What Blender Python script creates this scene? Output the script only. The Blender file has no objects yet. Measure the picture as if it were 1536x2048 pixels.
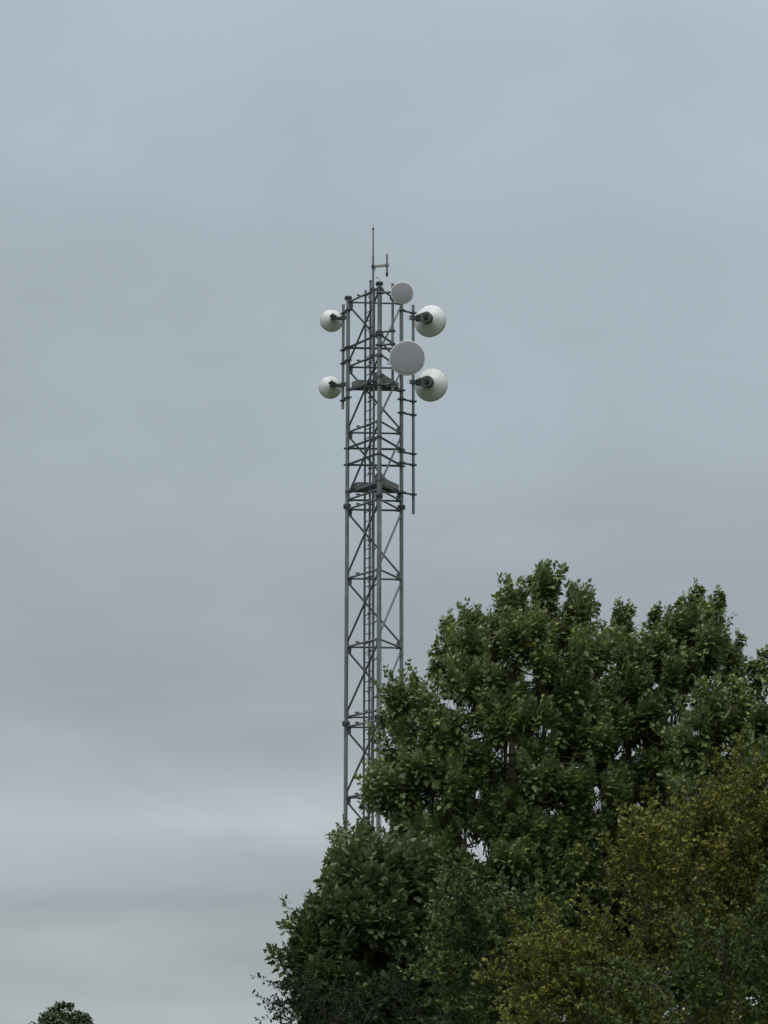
import bpy, math, random
import numpy as np
from mathutils import Vector, Matrix, noise

random.seed(7)
RNG = np.random.default_rng(7)
C = bpy.context.scene.collection
UP = Vector((0, 0, 1))

# ------------------------------------------------------------------ camera
F_PX, PITCH, ROLL = 4800.0, math.radians(13.4), math.radians(0.09)
CAM = Vector((0, 0, 1.6))
M3 = Matrix.Rotation(math.pi / 2 + PITCH, 3, 'X') @ Matrix.Rotation(ROLL, 3, 'Z')


def P(px, py, Y):
    """point at forward distance Y metres seen at photo pixel (px, py)"""
    d = M3 @ Vector(((px - 768) / F_PX, (1024 - py) / F_PX, -1))
    return CAM + d * (Y / d.y)


cam_d = bpy.data.cameras.new('camera')
cam = bpy.data.objects.new('camera', cam_d)
C.objects.link(cam)
cam.matrix_world = Matrix.Translation(CAM) @ M3.to_4x4()
cam_d.sensor_fit = 'VERTICAL'
cam_d.sensor_height = 36
cam_d.lens = F_PX / 2048 * 36
cam_d.clip_end = 6000
bpy.context.scene.camera = cam


# ------------------------------------------------------------------ helpers
def tag(o, label=None, cat=None, group=None, kind=None):
    if label: o['label'] = label
    if cat: o['category'] = cat
    if group: o['group'] = group
    if kind: o['kind'] = kind
    return o


def empty(name, loc, label, cat, group=None):
    o = bpy.data.objects.new(name, None)
    o.location = loc
    o.empty_display_size = 0.3
    C.objects.link(o)
    return tag(o, label, cat, group)


class MB:
    def __init__(s):
        s.v, s.f, s.sm = [], [], []

    def add(s, verts, faces, smooth=False):
        n = len(s.v)
        s.v += [tuple(v) for v in verts]
        s.f += [tuple(i + n for i in f) for f in faces]
        s.sm += [smooth] * len(faces)
        return s

    def tube(s, pts, radii, n=12, caps=True):
        pts = [Vector(p) for p in pts]
        if not hasattr(radii, '__len__'):
            radii = [radii] * len(pts)
        vs, fs = [], []
        t = (pts[1] - pts[0]).normalized()
        a = t.cross(UP if abs(t.z) < .95 else Vector((1, 0, 0))).normalized()
        for i, p in enumerate(pts):
            if i == 0: tt = pts[1] - pts[0]
            elif i == len(pts) - 1: tt = pts[-1] - pts[-2]
            else: tt = pts[i + 1] - pts[i - 1]
            tt = tt.normalized()
            a = (a - tt * a.dot(tt)).normalized()
            b = tt.cross(a)
            for k in range(n):
                q = 2 * math.pi * k / n
                vs.append(p + (a * math.cos(q) + b * math.sin(q)) * radii[i])
        for i in range(len(pts) - 1):
            for k in range(n):
                k2 = (k + 1) % n
                fs.append((i * n + k, i * n + k2, (i + 1) * n + k2, (i + 1) * n + k))
        s.add(vs, fs, True)
        if caps:
            m = len(pts) - 1
            s.add(vs[:n], [tuple(reversed(range(n)))])
            s.add(vs[m * n:], [tuple(range(n))])
        return s

    def box(s, c, x, y, z, dx, dy, dz):
        """c centre; x,y,z unit axes; full sizes, with a small chamfer look left to size"""
        c = Vector(c)
        x, y, z = Vector(x) * dx / 2, Vector(y) * dy / 2, Vector(z) * dz / 2
        vs = [c + x * i + y * j + z * k for k in (-1, 1) for j in (-1, 1) for i in (-1, 1)]
        return s.add(vs, [(0, 2, 3, 1), (4, 5, 7, 6), (0, 1, 5, 4), (2, 6, 7, 3), (0, 4, 6, 2), (1, 3, 7, 5)])

    def bar(s, a, b, w, h):
        a, b = Vector(a), Vector(b)
        x = (b - a)
        L = x.length
        x.normalize()
        y = UP.cross(x)
        y = y.normalized() if y.length > 1e-4 else Vector((1, 0, 0))
        return s.box((a + b) / 2, x, y, x.cross(y), L, w, h)

    def lathe(s, c, axis, prof, n=40, smooth=True):
        """prof: list of (along, radius) about the axis"""
        c, w = Vector(c), Vector(axis).normalized()
        u = w.cross(UP if abs(w.z) < .9 else Vector((1, 0, 0))).normalized()
        v = w.cross(u)
        vs, fs = [], []
        for (h, r) in prof:
            for k in range(n):
                q = 2 * math.pi * k / n
                vs.append(c + w * h + (u * math.cos(q) + v * math.sin(q)) * max(r, 1e-4))
        for i in range(len(prof) - 1):
            for k in range(n):
                k2 = (k + 1) % n
                fs.append((i * n + k, i * n + k2, (i + 1) * n + k2, (i + 1) * n + k))
        return s.add(vs, fs, smooth)

    def prism(s, pts, depth_vec):
        n = len(pts)
        d = Vector(depth_vec)
        vs = [Vector(p) for p in pts] + [Vector(p) + d for p in pts]
        fs = [tuple(reversed(range(n))), tuple(range(n, 2 * n))]
        fs += [(i, (i + 1) % n, n + (i + 1) % n, n + i) for i in range(n)]
        return s.add(vs, fs)

    def build(s, name, mat, parent=None):
        me = bpy.data.meshes.new(name)
        org = Vector(parent['_o']) if parent is not None and '_o' in parent else None
        vs = s.v
        base = world_loc(parent) if parent is not None else Vector((0, 0, 0))
        me.from_pydata([(x - base.x, y - base.y, z - base.z) for x, y, z in vs], [], s.f)
        me.polygons.foreach_set('use_smooth', s.sm)
        me.update()
        import bmesh
        bm = bmesh.new()
        bm.from_mesh(me)
        bmesh.ops.recalc_face_normals(bm, faces=bm.faces)
        bm.to_mesh(me)
        bm.free()
        me.materials.append(mat)
        o = bpy.data.objects.new(name, me)
        C.objects.link(o)
        if parent is not None:
            o.parent = parent
        return o


def world_loc(o):
    p = Vector((0, 0, 0))
    while o is not None:
        p += o.location
        o = o.parent
    return p


# ------------------------------------------------------------------ materials
def new_mat(name):
    m = bpy.data.materials.new(name)
    m.use_nodes = True
    nt = m.node_tree
    return m, nt, nt.nodes['Principled BSDF'], nt.links


def ramp(nt, stops):
    r = nt.nodes.new('ShaderNodeValToRGB')
    el = r.color_ramp.elements
    while len(el) < len(stops): el.new(.5)
    for e, (p, c) in zip(el, stops):
        e.position = p
        e.color = (*c, 1) if len(c) == 3 else c
    return r


def speckled(name, c1, c2, scale, rough=.5, metal=0., bump=.0, stretch=(1, 1, 1)):
    m, nt, b, L = new_mat(name)
    tc = nt.nodes.new('ShaderNodeTexCoord')
    mp = nt.nodes.new('ShaderNodeMapping')
    mp.inputs['Scale'].default_value = stretch
    nz = nt.nodes.new('ShaderNodeTexNoise')
    nz.inputs['Scale'].default_value = scale
    nz.inputs['Detail'].default_value = 6
    nz.inputs['Roughness'].default_value = .65
    L.new(tc.outputs['Object'], mp.inputs[0])
    L.new(mp.outputs[0], nz.inputs['Vector'])
    r = ramp(nt, [(.3, c1), (.7, c2)])
    L.new(nz.outputs['Fac'], r.inputs[0])
    L.new(r.outputs[0], b.inputs['Base Color'])
    b.inputs['Roughness'].default_value = rough
    b.inputs['Metallic'].default_value = metal
    if bump:
        bp = nt.nodes.new('ShaderNodeBump')
        bp.inputs['Strength'].default_value = bump
        bp.inputs['Distance'].default_value = .02
        L.new(nz.outputs['Fac'], bp.inputs['Height'])
        L.new(bp.outputs[0], b.inputs['Normal'])
    return m


GALV = speckled('galvanised_steel', (.10, .114, .118), (.235, .26, .265), 9, .5, .25, 0, (1, 1, .35))
GALV2 = speckled('galvanised_brace', (.072, .082, .09), (.16, .176, .19), 7, .5, .25)
DARK = speckled('dark_steel', (.045, .051, .056), (.095, .104, .11), 20, .5, .2)
BLACK = speckled('black_plastic', (.008, .009, .011), (.018, .02, .022), 20, .5)
GRATE = speckled('grating', (.05, .055, .06), (.09, .095, .1), 25, .6, .2)
BOARD = speckled('toe_board', (.12, .125, .113), (.20, .205, .19), 6, .6, .05)
WHITE = speckled('dish_white', (.56, .585, .575), (.68, .70, .69), 5, .38)
RIMW = speckled('rim_white', (.72, .74, .74), (.82, .83, .83), 6, .4)
RADOME = speckled('radome_grey', (.235, .237, .256), (.27, .272, .291), 3, .6)
HUB = speckled('hub_grey', (.06, .068, .068), (.11, .12, .12), 14, .5, .2)
ARM = speckled('arm_beige', (.22, .20, .18), (.33, .30, .27), 10, .6, .1)
CONCRETE = speckled('concrete', (.25, .25, .24), (.38, .37, .35), 6, .85, 0, .2)


def bark(name, c1, c2):
    return speckled(name, c1, c2, 18, .85, 0, .4, (1, 1, .3))


BARK = bark('bark_grey_brown', (.05, .042, .03), (.13, .11, .08))
TWIG = bark('twig_brown', (.09, .075, .045), (.17, .14, .085))
TWIG_H = bark('hawthorn_twig', (.035, .032, .024), (.10, .092, .07))
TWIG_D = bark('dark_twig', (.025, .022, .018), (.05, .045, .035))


def leaf_mat(name, mature, mature2, young, back, rough=.42, trans=.18, spec=.5):
    m, nt, b, L = new_mat(name)
    at = nt.nodes.new('ShaderNodeAttribute')
    at.attribute_name = 'age'
    geo = nt.nodes.new('ShaderNodeNewGeometry')
    r = ramp(nt, [(0, mature), (1, mature2)])
    pw = nt.nodes.new('ShaderNodeMath')
    pw.operation = 'POWER'
    pw.inputs[1].default_value = 1.6
    L.new(geo.outputs['Random Per Island'], pw.inputs[0])
    L.new(pw.outputs[0], r.inputs[0])
    mx = nt.nodes.new('ShaderNodeMixRGB')
    L.new(at.outputs['Fac'], mx.inputs[0])
    L.new(r.outputs[0], mx.inputs[1])
    mx.inputs[2].default_value = (*young, 1)
    mb = nt.nodes.new('ShaderNodeMixRGB')
    L.new(geo.outputs['Backfacing'], mb.inputs[0])
    L.new(mx.outputs[0], mb.inputs[1])
    mb.inputs[2].default_value = (*back, 1)
    L.new(mb.outputs[0], b.inputs['Base Color'])
    b.inputs['Roughness'].default_value = rough
    b.inputs['Specular IOR Level'].default_value = spec
    tr = nt.nodes.new('ShaderNodeBsdfTranslucent')
    L.new(mx.outputs[0], tr.inputs['Color'])
    ms = nt.nodes.new('ShaderNodeMixShader')
    ms.inputs[0].default_value = trans
    L.new(b.outputs[0], ms.inputs[1])
    L.new(tr.outputs[0], ms.inputs[2])
    L.new(ms.outputs[0], nt.nodes['Material Output'].inputs['Surface'])
    return m


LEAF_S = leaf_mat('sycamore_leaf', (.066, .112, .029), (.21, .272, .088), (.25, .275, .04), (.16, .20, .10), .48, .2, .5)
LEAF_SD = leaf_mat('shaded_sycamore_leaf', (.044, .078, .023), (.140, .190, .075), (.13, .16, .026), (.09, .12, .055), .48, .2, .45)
LEAF_M = leaf_mat('maple_leaf', (.040, .075, .016), (.085, .125, .028), (.16, .18, .025), (.10, .125, .055), .48, .2, .35)
LEAF_H = leaf_mat('hawthorn_leaf', (.070, .100, .013), (.165, .185, .024), (.19, .17, .022), (.13, .145, .035), .55, .15, .25)
LEAF_HG = leaf_mat('green_hawthorn_leaf', (.035, .07, .014), (.07, .11, .02), (.11, .13, .022), (.07, .10, .03), .55, .15, .25)
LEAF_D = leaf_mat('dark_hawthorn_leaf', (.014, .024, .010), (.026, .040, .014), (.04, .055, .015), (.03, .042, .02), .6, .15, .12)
LEAF_F = leaf_mat('far_leaf', (.022, .042, .014), (.048, .074, .022), (.07, .10, .025), (.04, .055, .035), .5)

# ------------------------------------------------------------------ ground and sky
gm, nt, b, L = new_mat('grass_field')
tc = nt.nodes.new('ShaderNodeTexCoord')
n1 = nt.nodes.new('ShaderNodeTexNoise'); n1.inputs['Scale'].default_value = .15; n1.inputs['Detail'].default_value = 8
n2 = nt.nodes.new('ShaderNodeTexNoise'); n2.inputs['Scale'].default_value = 14; n2.inputs['Detail'].default_value = 8
L.new(tc.outputs['Object'], n1.inputs['Vector']); L.new(tc.outputs['Object'], n2.inputs['Vector'])
mm = nt.nodes.new('ShaderNodeMath'); mm.operation = 'MULTIPLY_ADD'; mm.inputs[1].default_value = .5
mm2 = nt.nodes.new('ShaderNodeMath'); mm2.operation = 'MULTIPLY'; mm2.inputs[1].default_value = .5
L.new(n2.outputs['Fac'], mm2.inputs[0]); L.new(n1.outputs['Fac'], mm.inputs[0]); L.new(mm2.outputs[0], mm.inputs[2])
r = ramp(nt, [(.35, (.028, .045, .014)), (.65, (.075, .085, .03))])
L.new(mm.outputs[0], r.inputs[0]); L.new(r.outputs[0], b.inputs['Base Color'])
b.inputs['Roughness'].default_value = .95
bp = nt.nodes.new('ShaderNodeBump'); bp.inputs['Strength'].default_value = .6
L.new(n2.outputs['Fac'], bp.inputs['Height']); L.new(bp.outputs[0], b.inputs['Normal'])
S = 2500
g = MB()
NG = 20
g.add([(-S + 2 * S * i / NG, -S + 2 * S * j / NG, 0) for j in range(NG + 1) for i in range(NG + 1)],
      [(j * (NG + 1) + i, j * (NG + 1) + i + 1, (j + 1) * (NG + 1) + i + 1, (j + 1) * (NG + 1) + i) for j in range(NG) for i in range(NG)])
tag(g.build('ground', gm), kind='structure')

SUN_EL, SUN_AZ = math.radians(63), math.radians(195)      # az clockwise from +Y
w = bpy.data.worlds.new('World')
bpy.context.scene.world = w
w.use_nodes = True
nt = w.node_tree
L = nt.links
bg = nt.nodes['Background']
STR = .1
bg.inputs['Strength'].default_value = STR
sky = nt.nodes.new('ShaderNodeTexSky')
sky.sky_type = 'NISHITA'
sky.sun_disc = False
sky.sun_elevation = SUN_EL
sky.sun_rotation = SUN_AZ
tc = nt.nodes.new('ShaderNodeTexCoord')
sep = nt.nodes.new('ShaderNodeSeparateXYZ')
L.new(tc.outputs['Generated'], sep.inputs[0])


def math_node(op, a, b=None, c=None):
    n = nt.nodes.new('ShaderNodeMath')
    n.operation = op
    for i, x in enumerate((a, b, c)):
        if x is None: continue
        if isinstance(x, (int, float)): n.inputs[i].default_value = x
        else: L.new(x, n.inputs[i])
    return n.outputs[0]


def lin(r, g, b):
    f = lambda c: ((c / 255 + .055) / 1.055) ** 2.4 if c > 10 else c / 255 / 12.92
    return (f(r), f(g), f(b))


z = math_node('MAXIMUM', sep.outputs['Z'], 0.0)
# cloud layer seen in perspective: plan coordinates on a flat cloud base
zz = math_node('ADD', z, .11)
u = math_node('DIVIDE', sep.outputs['X'], zz)
v = math_node('DIVIDE', sep.outputs['Y'], zz)
cv = nt.nodes.new('ShaderNodeCombineXYZ')
L.new(u, cv.inputs[0]); L.new(v, cv.inputs[1])


def cloud(scale, detail, rough, sx=1., sy=1., off=0., dist=0.):
    mp = nt.nodes.new('ShaderNodeMapping')
    mp.inputs['Scale'].default_value = (sx, sy, 1)
    mp.inputs['Location'].default_value = (off, off * .7, off * .3)
    L.new(cv.outputs[0], mp.inputs[0])
    n = nt.nodes.new('ShaderNodeTexNoise')
    n.inputs['Scale'].default_value = scale
    n.inputs['Detail'].default_value = detail
    n.inputs['Roughness'].default_value = rough
    n.inputs['Distortion'].default_value = dist
    L.new(mp.outputs[0], n.inputs['Vector'])
    return n.outputs['Fac']


c1 = cloud(1.3, 4, .5, 1, .7, 3.1, .4)
c2 = cloud(.55, 3, .45, .9, 1., 8.4, .3)
c3 = cloud(4.2, 5, .55, .6, 1., 5.2, .5)
# elevation profile of the cloud base brightness (linear values at exposure 0)
zw = math_node('ADD', z, math_node('MULTIPLY', math_node('SUBTRACT', c2, .5), .05))
prof = ramp(nt, [(0.0, lin(173, 182, 184)), (.045, lin(172, 181, 184)), (.066, lin(165, 174, 179)), (.085, lin(172, 180, 185)),
                 (.107, lin(184, 192, 197)), (.128, lin(168, 177, 182)), (.165, lin(158, 168, 173)), (.20, lin(159, 168, 175)),
                 (.26, lin(165, 176, 184)), (.335, lin(164, 175, 183)), (.43, lin(175, 187, 197)), (.50, (.54, .60, .65)), (.66, (.85, .9, .93)),
                 (1.0, (1., 1., 1.))])
L.new(zw, prof.inputs[0])
amp = math_node('MULTIPLY_ADD', math_node('SUBTRACT', c1, .5), .38,
                math_node('MULTIPLY_ADD', math_node('SUBTRACT', c2, .5), .42,
                          math_node('MULTIPLY_ADD', math_node('SUBTRACT', c3, .5), .10, 1.0)))
# the overcast thins out towards the zenith; an added dimming of the unseen low sky behind the camera darkens undersides
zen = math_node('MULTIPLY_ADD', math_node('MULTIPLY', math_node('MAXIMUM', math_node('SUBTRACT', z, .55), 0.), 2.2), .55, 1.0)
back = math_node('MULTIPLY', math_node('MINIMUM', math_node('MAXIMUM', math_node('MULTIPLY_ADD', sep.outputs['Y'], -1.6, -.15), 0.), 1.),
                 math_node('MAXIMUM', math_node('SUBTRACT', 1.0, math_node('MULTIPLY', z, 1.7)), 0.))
back_dim = math_node('MULTIPLY_ADD', back, -.6, 1.0)
mpd = nt.nodes.new('ShaderNodeMapping')
mpd.inputs['Scale'].default_value = (7, 7, 11)
L.new(tc.outputs['Generated'], mpd.inputs[0])
c4 = nt.nodes.new('ShaderNodeTexNoise')
c4.inputs['Scale'].default_value = 1.0
c4.inputs['Detail'].default_value = 4
c4.inputs['Roughness'].default_value = .5
c4.inputs['Distortion'].default_value = .6
L.new(mpd.outputs[0], c4.inputs['Vector'])
amp = math_node('MULTIPLY_ADD', math_node('SUBTRACT', c4.outputs['Fac'], .5), .27, amp)
gain = math_node('MULTIPLY', math_node('MULTIPLY', amp, 1.0 / STR), math_node('MULTIPLY', zen, back_dim))
vm = nt.nodes.new('ShaderNodeVectorMath')
vm.operation = 'SCALE'
L.new(prof.outputs[0], vm.inputs[0])
L.new(gain, vm.inputs['Scale'])
mix = nt.nodes.new('ShaderNodeMixRGB')
mix.inputs[0].default_value = .97
L.new(sky.outputs[0], mix.inputs[1])
L.new(vm.outputs[0], mix.inputs[2])
L.new(mix.outputs[0], bg.inputs['Color'])

sd = bpy.data.lights.new('sun', 'SUN')
sd.energy = 1.5
sd.angle = math.radians(40)
sd.color = (1, .985, .96)
so = bpy.data.objects.new('sun', sd)
C.objects.link(so)
dirv = Vector((math.sin(SUN_AZ) * math.cos(SUN_EL), math.cos(SUN_AZ) * math.cos(SUN_EL), math.sin(SUN_EL)))
so.rotation_euler = dirv.to_track_quat('Z', 'Y').to_euler()
so.location = dirv * 80

# ------------------------------------------------------------------ lattice tower
YL, YR = 61.0, 61.10
LX, RX = P(694.3, 1012, YL).x, P(802.9, 1014, YR).x
Lp, Rp = Vector((LX, YL, 0)), Vector((RX, YR, 0))
side = Rp - Lp
Fp = (Lp + Rp) / 2 + Vector((side.y, -side.x, 0)) * .866 + Vector((.037, 0, 0))
LEGP = {'L': Lp, 'F': Fp, 'R': Rp}


def zL(py):
    return P(694, py, YL).z


def at(leg, z):
    p = LEGP[leg].copy()
    p.z = z
    return p


tower = empty('lattice_tower', ((Lp + Rp + Fp) / 3), 'tall three-legged galvanised steel lattice tower with ladder, carrying the dishes', 'tower')
RL = .052
flz = [zL(594.5), zL(1012.5), zL(1447), zL(1890)]
ZTOP = flz[0]


def flange_mb(c, double=True, r=.102):
    m = MB()
    m.lathe(c, UP, [(-.034, RL), (-.034, r), (-.006, r), (-.006, RL)], 20, False)
    if double:
        m.lathe(c, UP, [(.006, RL), (.006, r), (.034, r), (.034, RL)], 20, False)
    else:
        m.lathe(c, UP, [(-.006, .001), (-.006, r * .92), (.012, r * .92), (.012, .001)], 20, False)
    for k in range(8):
        q = k * math.pi / 4 + .2
        p = Vector(c) + Vector((math.cos(q), math.sin(q), 0)) * (r - .017)
        m.tube([p + UP * -.075, p + UP * (.06 if double else .022)], .012, 6)
    return m


for k in 'LFR':
    leg = MB().tube([at(k, .3), at(k, ZTOP)], RL, 20)
    # weld bands, slightly proud
    for zf in flz:
        for dz in (-.30, .30):
            if .4 < zf + dz < ZTOP - .05:
                leg.tube([at(k, zf + dz - .012), at(k, zf + dz + .012)], RL + .003, 20)
    lo = leg.build('leg', GALV, tower)
    for i, zf in enumerate(flz):
        flange_mb(at(k, zf), i > 0).build('flange', DARK, lo)
    MB().lathe(at(k, 0), UP, [(.28, .05), (.3, .2), (.33, .2), (.33, RL)], 20, False).build('base_plate', GALV, lo)
MB().prism([((Lp + Rp + Fp) / 3 + Vector((math.cos(a) * 1.6, math.sin(a) * 1.6, -.2))) for a in [math.pi / 4 + i * math.pi / 2 for i in range(4)]], (0, 0, .48)).build('concrete_base', CONCRETE, tower)


def trimmed(a, b, t):
    d = (b - a).normalized()
    return a + d * t, b - d * t


def ring(py, r=.027, flat=False, lower=0.0):
    zz_ = zL(py) - lower
    for p, q in (('L', 'F'), ('F', 'R'), ('L', 'R')):
        a, b_ = trimmed(at(p, zz_), at(q, zz_), RL * .9)
        m = MB()
        if flat:
            m.bar(a, b_, .012, .05)
            m.bar(a + UP * .022, b_ + UP * .022, .055, .010)
        else:
            m.tube([a, b_], r, 10)
            for e, s in ((a, 1), (b_, -1)):
                dd = (b_ - a).normalized() * s
                m.bar(e + dd * .0, e + dd * .10, .016, .075)
        m.build('cross_bar', GALV2, tower)


rings = [604.5, 734, 865, 1000, 1019, 1157, 1294, 1434, 1454, 1595, 1738, 1876]
for py in rings:
    ring(py)
for py in (696, 897, 930):
    ring(py, flat=True)
    for k in 'LFR':
        c = at(k, zL(py))
        m = MB().tube([c - UP * .03, c + UP * .03], RL + .008, 16)
        dd = ((Lp + Rp + Fp) / 3 - LEGP[k]).normalized()
        sd_ = Vector((dd.y, -dd.x, 0))
        m.box(c + dd * .065, sd_, dd, UP, .15, .02, .04)
        m.box(c - dd * .07, sd_, dd, UP, .13, .02, .04)
        m.build('leg_clamp', DARK, tower)

panels = [(604.5, 734), (734, 865), (865, 1000), (1019, 1157), (1157, 1294), (1294, 1434), (1454, 1595), (1595, 1738), (1738, 1876)]
for a_, b_ in panels:
    z1, z2 = zL(a_), zL(b_)
    for (p, q, o) in (('F', 'L', .05), ('R', 'F', .05), ('L', 'R', .03)):
        dplan = (LEGP[q] - LEGP[p]).normalized()
        a = at(p, z1 - .15) + dplan * (.05 + o * .6)
        b2 = at(q, z2 + .17) - dplan * (.05 + o * .6)
        m = MB().tube([a, b2], .027, 10)
        dd = (b2 - a).normalized()
        for e, s in ((a, -1), (b2, 1)):
            m.bar(e - dd * s * .02, e + dd * s * .09, .014, .06)
        m.build('diagonal_brace', GALV2, tower)
    dLR = (Rp - Lp).normalized()
    nLR = Vector((dLR.y, -dLR.x, 0))
    for (k, s, zc) in (('L', 1, z1 - .09), ('R', -1, z2 + .09)):
        c = at(k, zc) + dLR * s * .085
        gh = .095 if k == 'L' else .06
        MB().prism([c + dLR * s * .045 + UP * gh, c - dLR * s * .055 + UP * gh, c - dLR * s * .055 - UP * gh, c + dLR * s * .02 - UP * gh, c + dLR * s * .045 - UP * gh * .6],
                   nLR * .014).build('gusset_plate', GALV2, tower)
    for (k, q, zc) in (('F', 'L', z1 - .07), ('L', 'F', z2 + .10), ('R', 'F', z1 - .10), ('F', 'R', z2 + .12)):
        dk = (LEGP[q] - LEGP[k]).normalized()
        c = at(k, zc) + dk * .075
        MB().box(c, dk, UP, dk.cross(UP), .07, .13, .012).build('gusset_plate', GALV2, tower)

# ladder (inside, parallel to the left-front face)
dLF = (Fp - Lp).normalized()
nIn = Vector((-dLF.y, dLF.x, 0))
if nIn.dot(Rp - Lp) < 0: nIn = -nIn
ST1 = Vector((P(729.6, 1012, YL - .42).x, YL - .42, 0))
ST2 = ST1 + dLF * .40
ladder = MB().bar(ST1 + UP * 1.2, ST1 + UP * 1.26, .02, .02).build('ladder', GALV2, tower)
lad_top = P(730.6, 580, ST1.y).z
for st, top in ((ST1, lad_top), (ST2, lad_top - .1)):
    MB().box(st + UP * (top + .4) / 2, dLF, nIn, UP, .028, .05, top - .4).build('stile', GALV2, ladder)
zr = .7
while zr < lad_top - .35:
    MB().tube([ST1 + UP * zr, ST2 + UP * zr], .013, 8).build('rung', GALV2, ladder)
    zr += .247
mid = (ST1 + ST2) / 2 + nIn * .02
rail_top = P(740, 561, mid.y).z
mr = MB().tube([mid + UP * .5, mid + UP * rail_top], .03, 12)
mr.tube([mid + UP * (rail_top - .03), mid + UP * rail_top], .04, 12)
mr.build('safety_rail', GALV2, tower)
zc = 1.5
while zc < lad_top - .2:
    MB().bar(ST2 + UP * zc, LEGP['F'] + UP * zc - Vector((RL, 0, 0)), .02, .03).build('ladder_bracket', GALV2, tower)
    m = MB().box(mid + UP * (zc + .30), dLF, nIn, UP, .10, .07, .03)
    m.box(mid + UP * (zc + .19) - dLF * .04, dLF, nIn, UP, .09, .03, .025)
    m.build('rail_clip', DARK, tower)
    zc += .96
dx = (Rp - Lp).normalized()
for py in rings:
    zq = zL(py) + .035
    a = ST1 - dx * .18
    m = MB().bar(a + UP * zq, ST1 + UP * zq, .03, .03)
    m.box(a + UP * (zq + .012), dx, nIn, UP, .06, .05, .05)
    m.bar(mid - dLF * .2 + UP * (zq + .02), mid + dLF * .05 + UP * (zq + .02), .03, .04)
    m.build('ladder_bracket', GALV2, tower)


# platforms
def platform(py):
    zp = zL(py)
    pl = MB().box((Lp + Rp + Fp) / 3 + UP * (zp - .03), dx, Vector((-dx.y, dx.x, 0)), UP, .12, .5, .06).build('platform', GALV2, tower)
    cen = (Lp + Rp + Fp) / 3
    ins = lambda k, t: at(k, zp) + (cen - LEGP[k]).normalized() * t
    A, Bf, Cr = ins('L', .14), ins('F', .14), ins('R', .14)
    dk = MB()
    # grating: bearer bars across the triangle, leaving the ladder opening
    n = 36
    for i in range(n):
        t = (i + .5) / n
        p0 = A.lerp(Cr, t)
        # lines run towards the front, from the back edge to the nearer of the two front edges
        dirn = Vector((dx.y, -dx.x, 0))
        best = None
        for e0, e1 in ((A, Bf), (Bf, Cr)):
            ex = e1 - e0
            den = dirn.x * ex.y - dirn.y * ex.x
            if abs(den) < 1e-6: continue
            s_ = ((e0.x - p0.x) * ex.y - (e0.y - p0.y) * ex.x) / den
            u_ = ((e0.x - p0.x) * dirn.y - (e0.y - p0.y) * dirn.x) / den
            if 0 <= u_ <= 1 and s_ > 0.02: best = s_ if best is None else min(best, s_)
        if best is None: continue
        # ladder opening
        x0, x1 = .34, .62
        if x0 < t < x1:
            cut = best * .35
            dk.bar(p0 + UP * .0, p0 + dirn * cut, .012, .03)
        else:
            dk.bar(p0, p0 + dirn * best, .012, .03)
    for j in range(9):
        t = (j + .5) / 9
        a0, b0 = A.lerp(Bf, t), Cr.lerp(Bf, t)
        if t < .3:
            dk.bar(a0 + UP * .004, b0 + UP * .004, .012, .022)
        else:
            dk.bar(a0.lerp(b0, .72) + UP * .004, b0 + UP * .004, .012, .022)
    dk.build('deck', GRATE, pl)
    for a, b_ in ((A, Bf), (Bf, Cr), (A, Cr)):
        d = (b_ - a).normalized()
        nn = Vector((d.y, -d.x, 0))
        m = MB().bar(a - d * .10 - UP * .05, b_ + d * .10 - UP * .05, .012, .075)
        m.bar(a - d * .10 - UP * .084, b_ + d * .10 - UP * .084, .06, .010)
        m.build('edge_beam', GALV2, pl)
    cenz = cen + UP * zp
    m = MB().bar((A + Bf) / 2 - UP * .05, Cr - UP * .05, .04, .05)
    m.bar((A + Cr) / 2 - UP * .052, Bf - UP * .052, .04, .05)
    m.build('joist', DARK, pl)

    def board(a, b_, h=.145):
        MB().bar(a + UP * (h / 2 - .01), b_ + UP * (h / 2 - .01), .012, h).build('toe_board', BOARD, pl)

    out = lambda p_, k=.03: p_
    a1 = A + (Bf - A) * .22
    board(A - dx * .02, a1)
    board(a1 + dx * .012, a1 + dx * .28 + Vector((0, .03, 0)))
    f1 = Bf + (A - Bf) * .22
    board(f1, Bf)
    mid2 = Bf.lerp(Cr, .55)
    board(Bf + dx * .01, mid2)
    board(mid2 + (Cr - Bf).normalized() * .008, Cr + dx * .04)
    board(Cr + dx * .04 + Vector((0, .012, 0)), A + Vector((0, .02, 0)), .05)
    for k in 'LFR':
        c = at(k, zp - .06)
        m = MB().tube([c - UP * .03, c + UP * .03], RL + .008, 16)
        dd = (cen - LEGP[k]).normalized()
        m.box(c + dd * .065, Vector((dd.y, -dd.x, 0)), dd, UP, .17, .03, .05)
        if k == 'R':
            m.box(c - Vector((0, RL + .014, 0)), dx, Vector((0, 1, 0)), UP, .22, .02, .045)
        if k == 'F':
            m.box(c + dx * .09 + UP * .05, dx, Vector((0, 1, 0)), UP, .08, .06, .05)
        m.build('leg_clamp', DARK, pl)


platform(775)
platform(979)

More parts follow.
